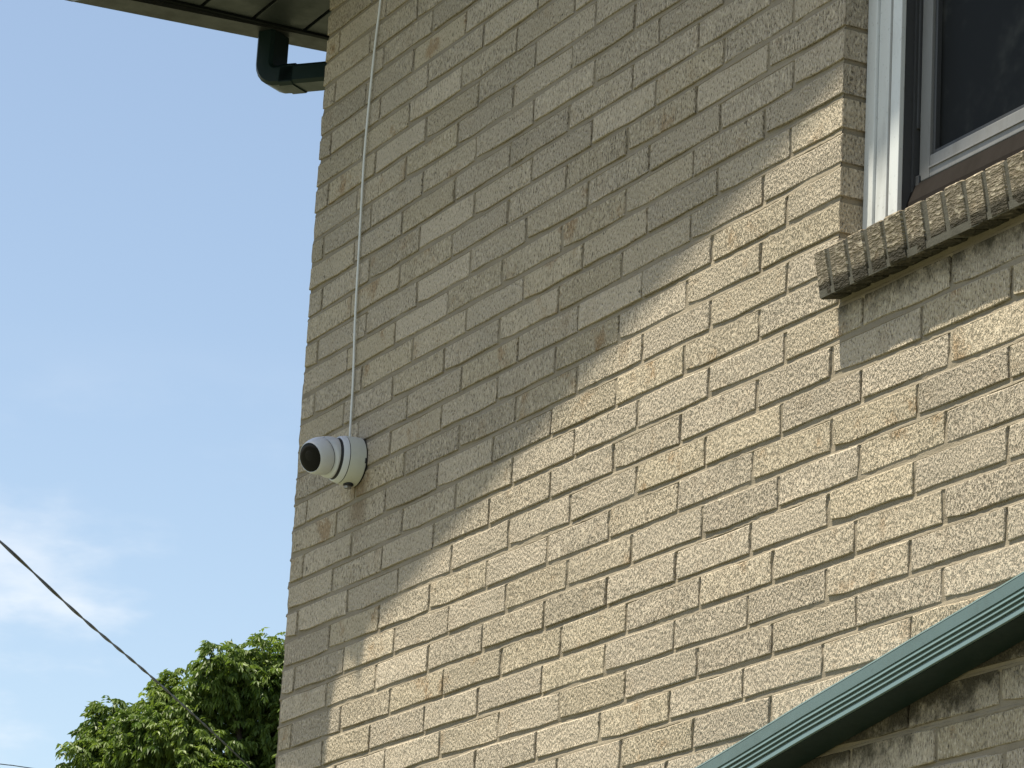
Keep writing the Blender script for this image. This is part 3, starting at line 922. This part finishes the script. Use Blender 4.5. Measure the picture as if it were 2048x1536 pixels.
li = MB(); li.lathe([(0.0440, 0.0150), (0.0455, 0.0150), (0.0462, 0.0110), (0.0464, 0.0)], RC + Vector((0, 0, 0.004)), ax, 40); li.out('lens', 'lens_inner', lo, smooth=True)
ir = MB(); ir.lathe([(0.0410, 0.0050), (0.0446, 0.0050), (0.0450, 0.0)], RC + Vector((0.006, 0.012, -0.022)), ax, 24); ir.out('infrared_lamp', 'lens_inner', lo, smooth=True)
# screws, microphone hole, cable gland
def stud(mb, p, axis, r, h): mb.lathe([(0, r), (h * .7, r), (h, r * .6), (h, 0)], p, axis, 16)
s1 = MB(); stud(s1, (BX + 0.012, -0.0600, BZ + 0.0495), Vector((0.1, -0.6, 0.8)), 0.0030, 0.0040); s1.out('screw', 'black_plastic', cam_t)
mh = MB(); pm = Vector((BX + 0.050, -0.0745, BZ - 0.012)); stud(mh, pm, Vector((1, -0.2, -0.1)), 0.0014, 0.0022); mh.out('microphone_hole', 'black_plastic', cam_t)
gd = MB(); gd.lathe([(-0.004, 0.0130), (0.004, 0.0135), (0.0055, 0.0115)], (BX + 0.006, -0.026, BZ - 0.0615), (0, 0, -1), 24); go_ = gd.out('cable_gland', 'black_plastic', cam_t)
gn = MB(); gn.lathe([(0.004, 0.0100), (0.0115, 0.0100), (0.0125, 0.0080)], (BX + 0.004, -0.026, BZ - 0.0615), (0, 0, -1), 6); gn.out('gland_nut', 'steel', go_)

# ------------------------------------------------------------------ overhead wires
def ray_pt(px, py, dist):
    a = (px - 1024) / 7028.0; b = -(py - 768) / 7028.0
    d = Vector([CR[0][i] * a + CR[1][i] * b - CR[2][i] for i in range(3)]).normalized()
    return CLOC + d * dist
P0 = ray_pt(-330, 790, 11.0); P1 = ray_pt(0, 1083, 13.2); P2 = ray_pt(160, 1232, 14.6); P3 = ray_pt(330, 1378, 18.0); P4 = ray_pt(500, 1536, 24.5); P5 = ray_pt(620, 1660, 31.0)
PA = ray_pt(-2600, -1150, 6.9); PB = ray_pt(-1500, -260, 8.0); PC = ray_pt(-800, 360, 9.4)
wc = catmull([PA, PB, PC, P0, P1, P2, P3, P4, P5], 40)
wire = thing('service_cable', wc[0], 'black twisted overhead service cable crossing the sky in front of the tree', 'cable')
acc = 0.0; strands = [[], [], []]
for i, p in enumerate(wc):
    t = (wc[min(i + 1, len(wc) - 1)] - wc[max(i - 1, 0)]).normalized()
    if i: acc += (p - wc[i - 1]).length
    e1 = t.cross(Vector((0, 0, 1))).normalized(); e2 = t.cross(e1)
    ph = acc * 2 * math.pi / 1.05 + 0.5 * math.sin(acc * 1.3)
    for s_ in range(2):
        q = ph + s_ * math.pi
        strands[s_].append(p + (e1 * math.cos(q) + e2 * math.sin(q)) * 0.0034)
for s_ in range(2):
    sb = MB(); sb.tube(strands[s_], 0.0036, 8); sb.out('strand', 'wire', wire, smooth=True)
tw = MB(); tw.tube(catmull([ray_pt(-2200, 1240, 20), ray_pt(-300, 1492, 26), ray_pt(0, 1528, 28), ray_pt(60, 1536, 28.5), ray_pt(420, 1590, 32)], 12), 0.0040, 6)
tag(tw.out('telephone_wire', 'wire', None, smooth=True), 'faint thin wire low in the sky beside the tree', 'wire')

# ------------------------------------------------------------------ tree beyond the house corner
TD = 27.0
def tp(px, py, dd=0.0): return ray_pt(px, py, TD + dd)
SC = TD / 7028.0
base = tp(720, 2000); base = Vector((base.x, base.y, 0))
tree = thing('leafy_tree', base, 'leafy green tree with drooping compound leaves rising behind the house corner', 'tree')
tr = MB()
crotch = base + Vector((0.1, 0.0, 3.0))
tr.tube(catmull([base, base + Vector((0.05, 0.02, 1.4)), crotch], 6), [0.20 - 0.006 * i for i in range(13)], 12)
trunk = tr.out('trunk', 'bark', tree, smooth=True)
lobes = [((245, 1560), 80, 0.1), ((225, 1465), 42, 0.2), ((188, 1528), 38, 0.0), ((300, 1490), 50, -0.2), ((360, 1425), 58, 0.1), ((375, 1510), 85, -0.2), ((455, 1365), 60, 0.0), ((480, 1450), 85, 0.1), ((525, 1350), 58, 0.2), ((580, 1420), 90, 0.1), ((640, 1375), 80, 0.2), ((720, 1400), 150, 0.2), ((215, 1640), 85, 0.2), ((330, 1640), 120, 0.0), ((500, 1610), 130, -0.2), ((700, 1580), 240, 0.3), ((620, 1790), 280, 0.1), ((330, 1830), 210, 0.3), ((940, 1620), 260, 0.4)]
br = MB()
for (c_, r, dd) in lobes:
    e = tp(c_[0], c_[1], dd)
    mid_ = crotch.lerp(e, 0.55) + Vector((random.uniform(-.15, .15), random.uniform(-.15, .15), -0.15))
    pts = catmull([crotch - Vector((0, 0, .2)), mid_, e], 6)
    br.tube(pts, [0.07 * (1 - i / (len(pts) + 1)) + 0.006 for i in range(len(pts))], 7)
br.out('limb', 'bark', tree, smooth=True)
LV = []; LF = []; LS = []
def leaflet(p, d, nrm, ln_, wd, shade):
    s_ = d.cross(nrm).normalized()
    n0 = len(LV)
    bend = nrm * (-0.10 * ln_)
    LV.extend([p, p + d * ln_ * .42 + s_ * wd * .5 + nrm * .006, p + d * ln_ * .42 - s_ * wd * .5 + nrm * .006, p + d * ln_ + bend, p + d * ln_ * .45 - nrm * 0.004])
    LF.extend([(n0, n0 + 1, n0 + 4), (n0 + 1, n0 + 3, n0 + 4), (n0, n0 + 4, n0 + 2), (n0 + 4, n0 + 3, n0 + 2)])
    LS.extend([shade] * 5)
def rv():
    return Vector((random.gauss(0, 1), random.gauss(0, 1), random.gauss(0, 1))).normalized()
DOWN = Vector((0, 0, -1))
def compound(p, d, size, shade):
    L_ = size * random.uniform(.75, 1.2)
    nseg = random.choice((4, 5, 5))
    q = p.copy(); dirv = d.copy()
    for s_ in range(nseg):
        dirv = (dirv + DOWN * 0.30 + rv() * 0.06).normalized()
        q = q + dirv * (L_ / nseg)
        side = dirv.cross(Vector((0, 0, 1)))
        if side.length < .1: side = rv()
        side.normalize()
        for sg_ in (-1, 1):
            ld = (side * sg_ * 0.75 + dirv * 0.5 + DOWN * random.uniform(.35, .95) + rv() * 0.15).normalized()
            nr = (Vector((0, 0, 1)) * .6 + side * sg_ * .5 + rv() * .35).normalized()
            leaflet(q, ld, nr, 0.054 * random.uniform(.6, 1.35), 0.022 * random.uniform(.8, 1.2), min(1, max(0, shade + random.gauss(0, .14))))
    leaflet(q, (dirv + DOWN * .5).normalized(), rv(), 0.065, 0.026, shade)
for (c_, r, dd) in lobes:
    ctr = tp(c_[0], c_[1], dd); R_ = r * SC
    low = c_[1] > 1700
    nsub = int((10 if low else 24) * (R_ / 0.4) ** 1.7) + 3
    for _ in range(nsub):
        v_ = rv()
        if v_.z < -0.3 and random.random() < .6: v_.z *= -1
        rad = R_ * random.uniform(.45, 0.95) ** 0.6
        sc_ = ctr + v_ * rad
        sr = random.uniform(.07, .15)
        sh0 = random.gauss(.45, .2)
        for _c in range(7 if low else 13):
            w_ = rv()
            p = sc_ + Vector((w_.x * sr, w_.y * sr, w_.z * sr * 1.15))
            for _k in range(random.choice((2, 3, 3))):
                d = (w_ * .8 + rv() * .8 + Vector((0, 0, .25))).normalized()
                compound(p, d, 0.105, min(1, max(0, sh0 + random.gauss(0, .10))))
fo = put('crown', LV, LF, 'leaf', tree)
at = fo.data.attributes.new('shade', 'FLOAT', 'POINT')
at.data.foreach_set('value', LS)
tag(fo, kind='stuff')
print('leaf tris', len(LF))
